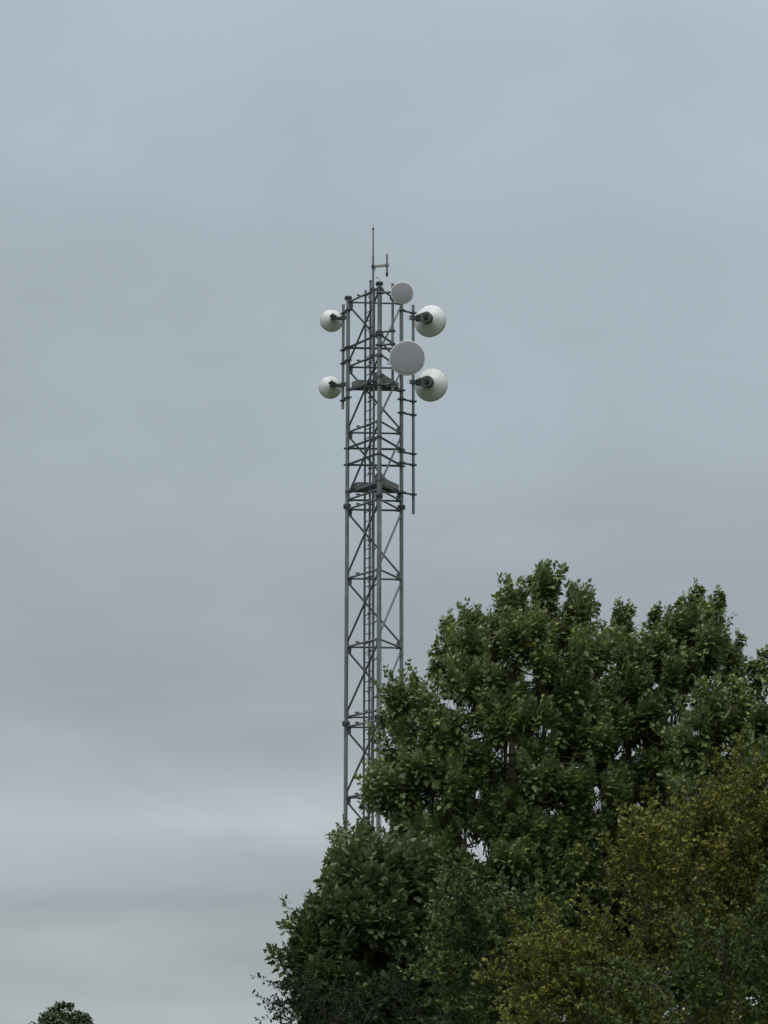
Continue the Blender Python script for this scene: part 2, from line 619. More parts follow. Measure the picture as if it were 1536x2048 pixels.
# feeder cable down the right of the front leg
fc = Fp + Vector((RL + .012, -.01, 0))
pts = [fc + UP * z_ + Vector((.006 * math.sin(z_ * 1.7), 0, 0)) for z_ in np.linspace(.6, ZTOP - .35, 70)]
MB().tube(pts, .009, 6).build('feeder_cable', GALV, tower)
fc2 = mid + nIn * .07 + dLF * .03
pts = [fc2 + UP * z_ + Vector((.008 * math.sin(z_ * 1.1), 0, 0)) for z_ in np.linspace(.6, zL(742), 60)]
MB().tube(pts, .02, 6).build('feeder_cable', BLACK, tower)
tp = at('F', ZTOP)
q = [P(760.5, 565, Fp.y), P(759.5, 561, Fp.y), P(757.5, 558, Fp.y), P(755.3, 556, Fp.y)]
m = MB().tube(q, .006, 6)
m.tube([P(755.5, 556.2, Fp.y), P(752.3, 554.2, Fp.y)], .013, 8)
m.build('cable_tail', DARK, tower)


# ------------------------------------------------------------------ antenna poles
def pole(px, top, bot, Y, r, label, arms, legk, name='antenna_pole', cap=True):
    X = P(px, (top + bot) / 2, Y).x
    zt, zb = P(px, top, Y).z, P(px, bot, Y).z
    e = empty(name, (X, Y, zb), label, 'antenna pole', 'poles that carry the dishes')
    base = Vector((X, Y, 0))
    m = MB().tube([base + UP * zb, base + UP * zt], r, 16)
    m.build('pole', GALV, e)
    MB().tube([base + UP * (zt + .001), base + UP * (zt + .035)], r + .004, 16).build('end_cap', BOARD, e)
    for py in arms:
        zc_ = P(px, py, Y).z
        a = at(legk, zc_)
        b_ = base + UP * zc_
        d = (b_ - a).normalized()
        s = Vector((d.y, -d.x, 0))
        MB().tube([a + d * RL, b_ - d * r], .03, 8).build('stand_off_arm', GALV2, e)
        for c, rr in ((a, RL), (b_, r)):
            k = MB().tube([c - UP * .035, c + UP * .035], rr + .007, 16)
            wd = 2 * rr + .05
            k.box(c + d * (rr + .014), s, d, UP, wd, .02, .045)
            k.box(c - d * (rr + .014), s, d, UP, wd, .02, .045)
            for sgn in (-1, 1):
                k.tube([c + s * sgn * (wd / 2 - .014) - d * (rr + .045), c + s * sgn * (wd / 2 - .014) + d * (rr + .045)], .008, 6)
            k.build('clamp', DARK, e)
    return base, r


YP1, YP2, YP3 = 61.27, Fp.y - .10, 61.32
p1, r1 = pole(686.2, 612, 818, YP1, .038, 'short galvanised pole on the left side of the tower, between two small white dishes', [627, 700.5, 727, 801], 'L')
p2, r2 = pole(785.3, 570, 781, YP2, .036, 'short galvanised pole behind the two grey dish faces', [584, 662, 688, 768], 'F')
p3, r3 = pole(826.5, 613, 1028, YP3, .04, 'long galvanised pole right of the tower, on arms below two large white dishes', [626, 803, 830, 908, 930, 989], 'R')

# mast with lightning spike
Ym = Fp.y + .04
mb = Vector((P(746, 600, Ym).x, Ym, 0))
zf = lambda py: P(746, py, Ym).z
mast = empty('lightning_rod', mb + UP * zf(722), 'thin pointed lightning rod rising above the top of the tower', 'lightning rod')
MB().tube([mb + UP * zf(722), mb + UP * zf(512), mb + UP * (zf(510))], [.030, .030, .022], 12).build('lower_pole', GALV2, mast)
MB().tube([mb + UP * zf(510), mb + UP * zf(459)], [.020, .017], 12).build('upper_pole', GALV2, mast)
MB().lathe(mb + UP * zf(458), UP, [(-.02, .001), (-.02, .028), (.015, .028), (.02, .001)], 12).build('collar', BLACK, mast)
MB().tube([mb + UP * zf(457), mb + UP * zf(443)], [.008, .003], 8).build('spike', DARK, mast)
for py in (579, 670, 712):
    c = mb + UP * zf(py)
    a = at('F', c.z)
    m = MB().tube([c - UP * .04, c + UP * .04], .042, 12)
    m.bar(c, a, .03, .05)
    m.tube([a - UP * .04, a + UP * .04], RL + .009, 16)
    dd = (a - c).normalized()
    s = Vector((dd.y, -dd.x, 0))
    m.box(a + dd * (RL + .03), s, dd, UP, .16, .03, .06)
    m.box(c - dd * .05, s, dd, UP, .11, .02, .06)
    m.build('clamp', DARK, mast)

# dipole on its arm
dc = Vector((P(774, 530, Ym - .12).x, Ym - .12, 0))
zd = lambda py: P(774, py, Ym - .12).z
dip = empty('dipole_antenna', mb + UP * zf(534), 'short vertical dipole antenna with a black tip, on an arm off the lightning rod', 'antenna')
zarm = zd(530.5)
m = MB().bar(mb + UP * zarm + (dc - mb).normalized() * .03, dc + UP * zarm + (dc - mb).normalized() * .05, .05, .055)
m.build('arm', ARM, dip)
m = MB().tube([mb + UP * (zarm - .05), mb + UP * (zarm + .05)], .038, 12)
m.box(mb + UP * zarm, Vector((1, 0, 0)), Vector((0, 1, 0)), UP, .1, .09, .02)
m.tube([mb + Vector((.05, -.02, zarm - .12)), mb + Vector((.05, -.02, zarm - .02))], .012, 6)
m.build('clamp', DARK, dip)
MB().tube([dc + UP * zd(545), dc + UP * zd(508)], .025, 12).build('radiator', GALV, dip)
MB().tube([dc + UP * (zarm - .045), dc + UP * (zarm + .045)], .036, 12).build('collar', GALV2, dip)
MB().tube([dc + UP * zd(553), dc + UP * zd(552), dc + UP * zd(544.5)], [.016, .029, .029], 12).build('tip_sleeve', BLACK, dip)


# ------------------------------------------------------------------ dishes
def dish(cpx, cpy, Y, R, az, label, polebase, pr, big, group):
    """az: direction the dish faces, degrees clockwise from +Y"""
    a = math.radians(az)
    ax = Vector((math.sin(a), math.cos(a), 0))
    sd2 = Vector((ax.y, -ax.x, 0))
    c = P(cpx, cpy, Y)
    e = empty('microwave_dish', c, label, 'dish antenna', group)
    dep = R * .50
    hubr = R * (.22 if big else .20)
    prof = [(-dep - .015, .001), (-dep - .015, hubr * .8)]
    for i in range(13):
        t = i / 12
        rr = hubr + (R - hubr) * t
        prof.append((-dep * (1 - (rr / R) ** 1.75), rr))
    prof += [(.012, R + .006), (.02, R + .004)]
    MB().lathe(c, ax, prof, 56).build('reflector', WHITE, e)
    MB().lathe(c, ax, [(.012, R + .010), (.07, R + .010), (.077, R + .004), (.077, R - .006)], 56).build('rim', RIMW, e)
    rp = [(.072, R - .004)] + [(.074 + .02 * (1 - (q_ / 8) ** 2), (R - .006) * q_ / 8) for q_ in range(8, -1, -1)]
    MB().lathe(c, ax, rp, 56).build('radome', RADOME, e)
    # small latches round the rim
    m = MB()
    for k in range(6):
        q_ = k * math.pi / 3 + math.pi / 2
        pos = c + (sd2 * math.cos(q_) + UP * math.sin(q_)) * (R + .016) + ax * .035
        rad = (sd2 * math.cos(q_) + UP * math.sin(q_))
        m.box(pos - rad * .006, rad, ax, rad.cross(ax), .010, .04, .02)
    m.build('rim_clips', GALV2, e)
    hb = c - ax * (dep + .015)
    pole_at = Vector((polebase.x, polebase.y, hb.z))
    if big:
        hr = .155
        MB().lathe(hb, -ax, [(-.03, hr * 1.02), (.05, hr), (.06, hr * .94), (.06, .001)], 32, False).build('hub', HUB, e)
        # tear-drop mounting plate running back to the pole
        t0 = hb - ax * .066
        to = pole_at - t0
        to -= ax * to.dot(ax)
        dist = to.length
        to.normalize()
        up = UP
        tpts = []
        for k in range(15):
            q_ = math.radians(-100 + 200 * k / 14)
            tpts.append(t0 - to * (hr * math.cos(q_)) + up * (hr * math.sin(q_)))
        tpts += [t0 + to * (dist - .05) + up * .075, t0 + to * (dist - .05) - up * .085]
        MB().prism(tpts, -ax * .035).build('mounting_plate', HUB, e)
        st = MB().box(t0 - ax * .055, to, up, ax, .085, .095, .05)
        for k in range(4):
            q_ = k * math.pi / 2 + .6
            st.box(t0 - ax * .05 + (to * math.cos(q_) + up * math.sin(q_)) * .055, to, up, ax, .03, .03, .05)
        st.build('feed_connector', BLACK, e)
        m = MB()
        for hgt in (.045, -.05):
            for kx in (.55, .75):
                m.box(t0 + to * dist * kx + up * hgt - ax * .045, to, up, ax, .045, .035, .025)
        m.build('plate_bolts', BLACK, e)
        end = t0 + to * (dist - .05) - ax * .02
    else:
        to = pole_at - hb
        to -= ax * to.dot(ax)
        dist = to.length
        to.normalize()
        MB().lathe(hb, -ax, [(-.03, .055), (.04, .055), (.05, .04), (.05, .001)], 20, False).build('hub', HUB, e)
        m = MB()
        m.box(hb - ax * .10, to, UP, ax, .11, .11, .10)
        for k in range(5):
            q_ = k * 2 * math.pi / 5 + .4
            d_ = to * math.cos(q_) + UP * math.sin(q_)
            m.bar(hb - ax * .13, hb - ax * .13 + d_ * .095, .045, .05)
        m.build('feed_connector', BLACK, e)
        MB().bar(hb - ax * .02 + to * .05, hb - ax * .02 + to * (dist - pr), .05, .09).build('mounting_arm', HUB, e)
        MB().bar(hb - ax * .05 + to * .06 + UP * .03, hb - ax * .05 + to * (dist * .75) + UP * .02, .03, .03).build('fine_adjuster', GALV, e)
        end = hb - ax * .02 + to * (dist - pr)
        # two faint grey marks above the hub
        for kx, rr in ((-.035, .125), (.03, .12)):
            rad = (UP * rr + sd2 * kx * -1).normalized()
            sl = 1.75 * dep / R * (rr / R) ** .75
            nrm = (rad * sl - ax).normalized()
            q0 = c + ax * (-dep * (1 - (rr / R) ** 1.75)) + rad * rr + nrm * .003
            m = MB()
            if kx < 0:
                m.lathe(q0, nrm, [(0, .013), (.003, .013), (.003, .024), (0, .024)], 16, False)
            else:
                t1 = rad.cross(nrm).normalized()
                t2 = nrm.cross(t1)
                m.prism([q0 + t1 * .024 - t2 * .02, q0 - t1 * .024 - t2 * .02, q0 + t2 * .026], nrm * .003)
            m.build('marking', HUB, e)
    k = MB().tube([pole_at - UP * .055, pole_at - UP * .03], pr + .01, 16)
    k.tube([pole_at + UP * .03, pole_at + UP * .055], pr + .01, 16)
    dd = end - pole_at
    dd.z = 0
    k.bar(pole_at, end, .06, .10)
    dn = dd.normalized()
    s = Vector((dn.y, -dn.x, 0))
    k.box(pole_at - dn * (pr + .014), s, dn, UP, .13, .022, .11)
    for sg in (-1, 1):
        for hz in (-.035, .035):
            k.tube([pole_at + s * sg * .055 + dn * .05 + UP * hz, pole_at + s * sg * .055 - dn * .15 + UP * hz], .007, 6)
    k.build('pole_clamp', GALV2, e)
    return e


GB, GF = 'white dishes seen from behind', 'grey faced dishes turned to the camera'
dish(663.3, 640.5, YP1 + .22, .30, -8, 'small white dish seen from behind, upper one left of the tower', p1, r1, False, GB)
dish(660.8, 774, YP1 + .22, .30, -10, 'small white dish seen from behind, lower one left of the tower', p1, r1, False, GB)
dish(860, 641.3, YP3 + .24, .435, 20, 'large white dish seen from behind, upper one right of the tower', p3, r3, True, GB)
dish(861.8, 769.3, YP3 + .24, .445, 19, 'large white dish seen from behind, lower one right of the tower', p3, r3, True, GB)
dish(804.6, 587, YP2 - .33, .287, 184, 'small round dish with grey face towards the camera, at the tower top', p2, r2, False, GF)
dish(814.7, 717, YP2 - .36, .455, 184, 'large round dish with grey face towards the camera, below the small grey one', p2, r2, True, GF)


# ------------------------------------------------------------------ trees
def tmpl(right):
    """leaf outline from its right half; base at origin, tip at (0,1)"""
    pts = [(0, 0)] + right + [(0, 1)]
    n = len(right)
    vs = pts + [(-x, y) for x, y in reversed(right)]
    zs = [-.22 * abs(x) - .30 * y * y + .06 for x, y in vs]
    V = np.array([(x, y, z_) for (x, y), z_ in zip(vs, zs)])
    f1 = list(range(0, n + 2))
    f2 = [n + 1] + list(range(n + 2, 2 * n + 2)) + [0]
    return V, (f1, f2)


T_SYC = tmpl([(.38, -.08), (.30, .14), (.60, .42), (.27, .47), (.25, .70)])
T_HAW = tmpl([(.16, .25), (.40, .52), (.22, .60), (.30, .88)])
T_BLOB = tmpl([(.45, .2), (.5, .7)])


class Leaves:
    def __init__(s): s.p, s.d, s.n, s.s, s.a = [], [], [], [], []

    def add(s, p, d, n, size, age):
        s.p.append(p[:]); s.d.append(d[:]); s.n.append(n[:]); s.s.append(size); s.a.append(age)

    def build(s, name, mat, T, parent, gaps=()):
        p, d, n = np.array(s.p), np.array(s.d), np.array(s.n)
        sz, ag = np.array(s.s), np.array(s.a)
        keep = np.ones(len(p), bool)
        for (o, dr, rad) in gaps:                 # natural openings through the crown
            w_ = p - np.array(o)
            t = w_ @ np.array(dr)
            dist = np.linalg.norm(w_ - t[:, None] * np.array(dr), axis=1)
            keep &= dist > rad * RNG.uniform(.55, 1.25, len(p))
        p, d, n, sz, ag = p[keep], d[keep], n[keep], sz[keep], ag[keep]
        d /= np.linalg.norm(d, axis=1)[:, None]
        n -= d * np.sum(n * d, axis=1)[:, None]
        n /= np.linalg.norm(n, axis=1)[:, None] + 1e-9
        sd_ = np.cross(d, n)
        V, fs = T
        N, k = len(p), len(V)
        wid = RNG.uniform(.8, 1.15, N)
        cur = RNG.uniform(-.2, 1.9, N)
        co = (p[:, None, :] + sz[:, None, None] * (V[None, :, 0, None] * (sd_ * wid[:, None])[:, None, :] + V[None, :, 1, None] * d[:, None, :]
              + V[None, :, 2, None] * (n * cur[:, None])[:, None, :]))
        base = np.array(world_loc(parent))
        co = (co - base).reshape(-1, 3)
        me = bpy.data.meshes.new(name)
        me.vertices.add(N * k)
        me.vertices.foreach_set('co', co.ravel().astype(np.float32))
        fl = np.array([i for f in fs for i in f])
        tot = len(fl)
        idx = (np.arange(N)[:, None] * k + fl[None, :]).ravel()
        me.loops.add(len(idx))
        me.loops.foreach_set('vertex_index', idx.astype(np.int32))
        lens = np.array([len(f) for f in fs])
        st = np.concatenate([[0], np.cumsum(lens)[:-1]])
        me.polygons.add(N * len(fs))
        me.polygons.foreach_set('loop_start', (np.arange(N)[:, None] * tot + st[None, :]).ravel().astype(np.int32))
        me.update(calc_edges=True)
        at_ = me.attributes.new('age', 'FLOAT', 'FACE')
        at_.data.foreach_set('value', np.repeat(ag, len(fs)).astype(np.float32))
        me.materials.append(mat)
        o = bpy.data.objects.new(name, me)
        C.objects.link(o)
        o.parent = parent
        return o, N


def rv():
    while True:
        v_ = Vector((random.uniform(-1, 1), random.uniform(-1, 1), random.uniform(-1, 1)))
        if .01 < v_.length < 1: return v_.normalized()


def in_poly(x, y, poly):
    c = False
    j = len(poly) - 1
    for i in range(len(poly)):
        xi, yi = poly[i]; xj, yj = poly[j]
        if (yi > y) != (yj > y) and x < (xj - xi) * (y - yi) / (yj - yi) + xi: c = not c
        j = i
    return c


def poly_dist(x, y, poly):
    best = 1e9
    j = len(poly) - 1
    for i in range(len(poly)):
        ax_, ay = poly[j]; bx, by = poly[i]
        dx_, dy_ = bx - ax_, by - ay
        t = max(0, min(1, ((x - ax_) * dx_ + (y - ay) * dy_) / (dx_ * dx_ + dy_ * dy_ + 1e-9)))
        best = min(best, math.hypot(x - ax_ - t * dx_, y - ay - t * dy_))
        j = i
    return best


WIND = Vector((.35, -.05, .1))


def shoot(tw, lv, p0, d0, length, size, nodes, tip_age, base_r, leaf_from=.25, curve=.5):
    """upright leafy shoot: opposite pairs of lobed leaves on long stalks"""
    pts = [p0]
    d = d0.normalized()
    segs = 5
    for i in range(segs):
        d = (d + UP * curve / segs + rv() * .10).normalized()
        pts.append(pts[-1] + d * length / segs)
    tw.tube(pts, [base_r * (1 - .75 * i / segs) for i in range(segs + 1)], 4, False)
    ang = random.uniform(0, math.pi)
    for i in range(nodes):
        t = leaf_from + (1 - leaf_from) * (i / (nodes - 1)) ** .8
        f = t * segs
        k = min(int(f), segs - 1)
        p = pts[k].lerp(pts[k + 1], f - k)
        axis = (pts[k + 1] - pts[k]).normalized()
        a = axis.cross(Vector((.3, .8, .1))).normalized()
        b_ = axis.cross(a)
        tip = (t - leaf_from) / (1 - leaf_from)
        for s_ in (0, math.pi):
            if random.random() < .06: continue
            q_ = ang + s_ + random.uniform(-.35, .35)
            sdv = a * math.cos(q_) + b_ * math.sin(q_)
            pd = (sdv + axis * (.35 + 1.1 * tip) + rv() * .2).normalized()
            pl = size * random.uniform(.5, .95) * (1 - .55 * tip)
            lb = p + pd * pl
            ld = (pd + UP * (-.8 + .75 * tip) + WIND * random.uniform(.5, 1.1) + rv() * .24).normalized()
            nn = (UP * .72 + sdv * .55 + rv() * .27)
            sz_ = size * random.uniform(.7, 1.2) * (1 - .40 * tip)
            age = max(0., min(1., tip_age * max(0, tip - .45) * 1.8 + random.uniform(-.05, .12)))
            lv.add(lb, ld, nn, sz_, age)
        ang += math.pi / 2
    return pts


def make_gaps(lst, Y):
    out = []
    for (px, py, r_) in lst:
        p = P(px, py, Y)
        d = (p - CAM)
        out.append((p[:], d.normalized()[:], (r_ + 7) * d.length / F_PX))
    return out


GAPS = [(945, 1688, 17), (962, 1708, 15), (930, 1672, 10), (905, 1408, 9), (938, 1412, 7), (958, 1473, 9), (1012, 1500, 9), (1020, 1490, 8),
        (1195, 1612, 14), (1245, 1495, 9), (1232, 1508, 8), (1270, 1612, 11), (1255, 1500, 8), (1075, 1465, 10), (1090, 1462, 8), (1060, 1352, 8), (1378, 1415, 4),
        (1390, 1470, 5), (1350, 1438, 9), (1345, 1445, 8), (1452, 1496, 12), (1283, 1485, 6), (1240, 1640, 7), (880, 1590, 5), (1196, 1580, 6), (1310, 1372, 6), (952, 1590, 6), (895, 1800, 7), (850, 1775, 6)]


def grow_tree(name, label, cat, poly, Y0, T, trunk_px, n_clump, spires, size, leafmat, group=None, clump_r=.50, shoots=(15, 22), nodes=(9, 12),
              tip_age=.5, inset=.31, gaps=(), seed=1, lean=0., sh_len=(.40, .75), trunk_r=.16, dm=1.6, tmplt=T_SYC, dark_floor=None):
    random.seed(seed)
    sc = P(768, 1600, Y0)
    mpp = (sc - CAM).length / F_PX                # metres per photo pixel at this tree
    base = P(trunk_px, 1800, Y0)
    root = empty(name, (base.x, Y0, 0), label, cat, group)
    # outline in metres, in the plane through the trunk
    pm = [(P(x, y, Y0).x, P(x, y, Y0).z) for x, y in poly]
    xs, zs = [p_[0] for p_ in pm], [p_[1] for p_ in pm]
    clumps = []
    tries = 0
    spacing = clump_r * .95
    while len(clumps) < n_clump and tries < 40000:
        tries += 1
        x, z_ = random.uniform(min(xs), max(xs)), random.uniform(max(min(zs), .8), max(zs))
        if not in_poly(x, z_, pm): continue
        d_ = poly_dist(x, z_, pm)
        if d_ < inset * random.uniform(.75, 1.2): continue
        half = T * math.sqrt(max(0, 1 - (1 - min(d_ / dm, 1)) ** 2))
        rr = random.random()
        y = -half * random.uniform(.75, 1.) if rr < .58 else (half * random.uniform(.6, 1.) if rr < .78 else half * random.uniform(-.7, .6))
        p = Vector((x, Y0 + y, z_))
        if y < 0 and d_ > .3 and noise.noise(p * 1.25 + Vector((seed * 2.3, 0, 0))) < -.13: continue
        sp = spacing * (.62 + .5 * tries / 40000 if tries < 20000 else .55)
        if any((p - c).length < sp for c in clumps): continue
        clumps.append(p)
    tw, lv = MB(), Leaves()
    zmin, zmax = min(zs), max(zs)
    cx = base.x
    # trunk and limbs
    th = max(1.3, .22 * zmax)
    tm = MB()
    tp_ = [Vector((cx, Y0, -.1)), Vector((cx + .03, Y0, th * .5)), Vector((cx + .05, Y0 + .03, th)), Vector((cx + .02, Y0, zmax * .55)), Vector((cx + .08, Y0, zmax * .85))]
    tm.tube(tp_, [trunk_r * 1.25, trunk_r, trunk_r * .9, trunk_r * .5, trunk_r * .12], 12)
    tm.build('trunk', BARK, root)
    limbs = []
    nl = 9
    order = sorted(clumps, key=lambda c: math.atan2(c.x - cx, c.z - th))
    step = max(1, len(order) // nl)
    for i in range(step // 2, len(order), step):
        c = order[i]
        a = Vector((cx + .04, Y0, th + random.uniform(-.2, 1.0) * min(1, zmax * .12)))
        e = c.copy()
        m1 = a.lerp(e, .4) + UP * (.12 * (e - a).length) + rv() * .15
        pts = [a.lerp(m1, t).lerp(m1.lerp(e, t), t) for t in np.linspace(0, 1, 8)]
        limbs.append(pts)
        MB().tube(pts, [trunk_r * (.42 - .34 * t) for t in np.linspace(0, 1, 8)], 8).build('limb', BARK, root)
    limb_pts = [p for l in limbs for p in l[1:]] + tp_[2:]
    cen = Vector((cx, Y0, (zmax + max(zmin, 1)) / 2 - .6))
    wood = list(limb_pts)
    hub = Vector((cx, Y0, th))
    clumps.sort(key=lambda c: (c - hub).length)
    for c in clumps:
        lo = [p for p in wood if p.z < c.z - .12] or limb_pts
        a = min(lo, key=lambda p: (p - c).length)
        outd = c - cen
        outd.z *= .5
        outd = outd.normalized() if outd.length > .1 else rv()
        stem = c - UP * clump_r * .42 - outd * clump_r * .28
        m1 = a.lerp(stem, .55) - UP * .06 + rv() * .05
        pts = [a.lerp(m1, t).lerp(m1.lerp(stem, t), t) for t in np.linspace(0, 1, 5)]
        tw.tube(pts, [.02, .017, .015, .012, .010], 5, False)
        wood += pts[2:]
        cl = random.uniform(.75, 1.2)
        young = random.random() ** 2 * 1.4 * tip_age
        for k in range(random.randint(*shoots)):
            dr = (outd * .75 + UP * .95 + rv() * .72 + Vector((lean, 0, 0))).normalized()
            if dr.z < -.25: dr.z = abs(dr.z) * .3
            mp_ = stem + dr * cl * .4
            if any((mp_ - Vector(o_)).cross(Vector(g_)).length < r_ for o_, g_, r_ in gaps): continue
            shoot(tw, lv, stem + rv() * .05, dr, cl * random.uniform(*sh_len), size, random.randint(*nodes), young, .0055 + .003 * random.random())
    for (px, py, hpx, dY) in spires:
        tip = P(px, py, Y0 + dY)
        h = hpx * mpp
        a = tip - UP * h + Vector((random.uniform(-.06, .06) - lean * h * .6, 0, 0))
        lo = min([p for p in wood if p.z < a.z - .15] or limb_pts, key=lambda p: (p - a).length)
        tw.tube([lo, lo.lerp(a, .5) - UP * .05, a], [.016, .013, .011], 5, False)
        ax_ = (tip - a).normalized()
        shoot(tw, lv, a, ax_, h * .95, size * .85, int(6 + h * 14), tip_age * 1.1, .011, .05, .1)
        for k in range(int(11 + h * 20)):
            t = random.uniform(-.35, .68)
            pp = a.lerp(tip, t)
            dr = (ax_ * .9 + rv() * .8).normalized()
            shoot(tw, lv, pp, dr, min(h, .8) * random.uniform(.22, .42) * (1.12 - t), size * .85, random.randint(4, 6), tip_age * .8, .005)
    tw.build('twigs', TWIG, root)
    o, N = lv.build('foliage', leafmat, tmplt, root, gaps)
    print(name, 'clumps', len(clumps), 'leaves', N)
    return root


SYC = 'sycamores in front of the tower'
G35 = make_gaps(GAPS, 35)
A_POLY = [(650, 1765), (655, 1690), (672, 1668), (724, 1658), (722, 1560), (745, 1515), (762, 1465), (752, 1415), (785, 1378), (825, 1342), (860, 1340), (862, 1300),
          (900, 1275), (902, 1235), (948, 1222), (1000, 1198), (1035, 1195), (1058, 1160), (1105, 1150), (1150, 1165), (1180, 1190), (1184, 1268), (1235, 1300), (1265, 1500),
          (1245, 1700), (1170, 2200), (740, 2200), (690, 1850)]
grow_tree('sycamore_tree', 'tallest dark green sycamore with a pointed top, right beside the lattice tower', 'tree', A_POLY, 35, 1.9, 1020, 300,
          [(1081, 1119, 100, -.3), (1066, 1142, 80, -.1), (1100, 1145, 80, -.45), (1090, 1130, 80, 0), (1165, 1168, 70, -.2), (1015, 1192, 70, -.1), (905, 1232, 70, -.4), (884, 1285, 70, 0), (1145, 1164, 80, -.5), (1180, 1182, 70, .1), (1000, 1188, 75, -.3), (1040, 1196, 70, .2), (945, 1222, 55, -.1), (893, 1217, 75, -.2), (874, 1278, 75, -.2), (832, 1338, 75, -.4),
           (775, 1402, 60, -.5), (805, 1370, 60, -.1), (735, 1555, 55, -.4), (765, 1520, 60, -.1), (672, 1652, 60, -.4), (736, 1646, 55, -.2), (662, 1700, 45, -.2)],
          .102, LEAF_S, SYC, gaps=G35, seed=11, tip_age=.5)
B_POLY = [(1195, 1305), (1226, 1275), (1248, 1240), (1275, 1245), (1330, 1250), (1352, 1235), (1368, 1200), (1410, 1195), (1442, 1235), (1482, 1272), (1482, 1300), (1462, 1345), (1435, 1385),
          (1415, 1460), (1385, 1560), (1330, 1700), (1230, 2150), (1100, 2150), (1140, 1500)]
grow_tree('sycamore_tree', 'sycamore with loose upright tufts on top, between the tallest one and the right edge', 'tree', B_POLY, 36.5, 1.7, 1290, 160,
          [(1245, 1194, 80, -.4), (1252, 1212, 70, -.5), (1408, 1185, 90, -.2), (1385, 1180, 80, -.4), (1425, 1195, 70, -.1), (1462, 1275, 70, -.2), (1478, 1300, 60, -.4), (1448, 1330, 60, -.3), (1262, 1200, 65, -.2), (1309, 1204, 55, -.3), (1342, 1224, 45, -.2), (1396, 1154, 100, -.5), (1365, 1185, 70, -.2), (1438, 1172, 48, -.4), (1441, 1218, 60, -.1), (1480, 1258, 60, -.3), (1470, 1290, 50, .1)],
          .102, LEAF_S, SYC, gaps=G35, seed=23, tip_age=.45, lean=.22)
C_POLY = [(1385, 1392), (1455, 1345), (1500, 1325), (1536, 1298), (1600, 1270), (1700, 1320), (1760, 2200), (1230, 2200), (1260, 1800), (1300, 1560), (1335, 1440)]
grow_tree('sycamore_tree', 'sycamore cut off by the right edge of the picture, above the yellow-green hawthorn', 'tree', C_POLY, 33.5, 1.6, 1560, 200,
          [(1530, 1290, 60, -.3), (1500, 1318, 50, -.2), (1465, 1350, 50, -.3), (1420, 1430, 60, -.3), (1590, 1262, 70, 0)],
          .102, LEAF_S, SYC, gaps=G35, seed=31, tip_age=.55, lean=.15)
D_POLY = [(578, 1925), (580, 1888), (598, 1828), (620, 1808), (648, 1800), (660, 1760), (690, 1738), (770, 1700), (860, 1715), (905, 1790), (930, 1960), (900, 2200), (620, 2200), (600, 1985)]
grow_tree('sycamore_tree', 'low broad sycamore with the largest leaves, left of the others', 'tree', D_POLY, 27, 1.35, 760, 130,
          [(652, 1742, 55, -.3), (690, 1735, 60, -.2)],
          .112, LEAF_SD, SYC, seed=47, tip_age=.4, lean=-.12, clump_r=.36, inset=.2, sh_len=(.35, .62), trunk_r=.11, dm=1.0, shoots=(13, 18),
          gaps=make_gaps([(860, 1780, 5), (900, 1800, 8)], 27))


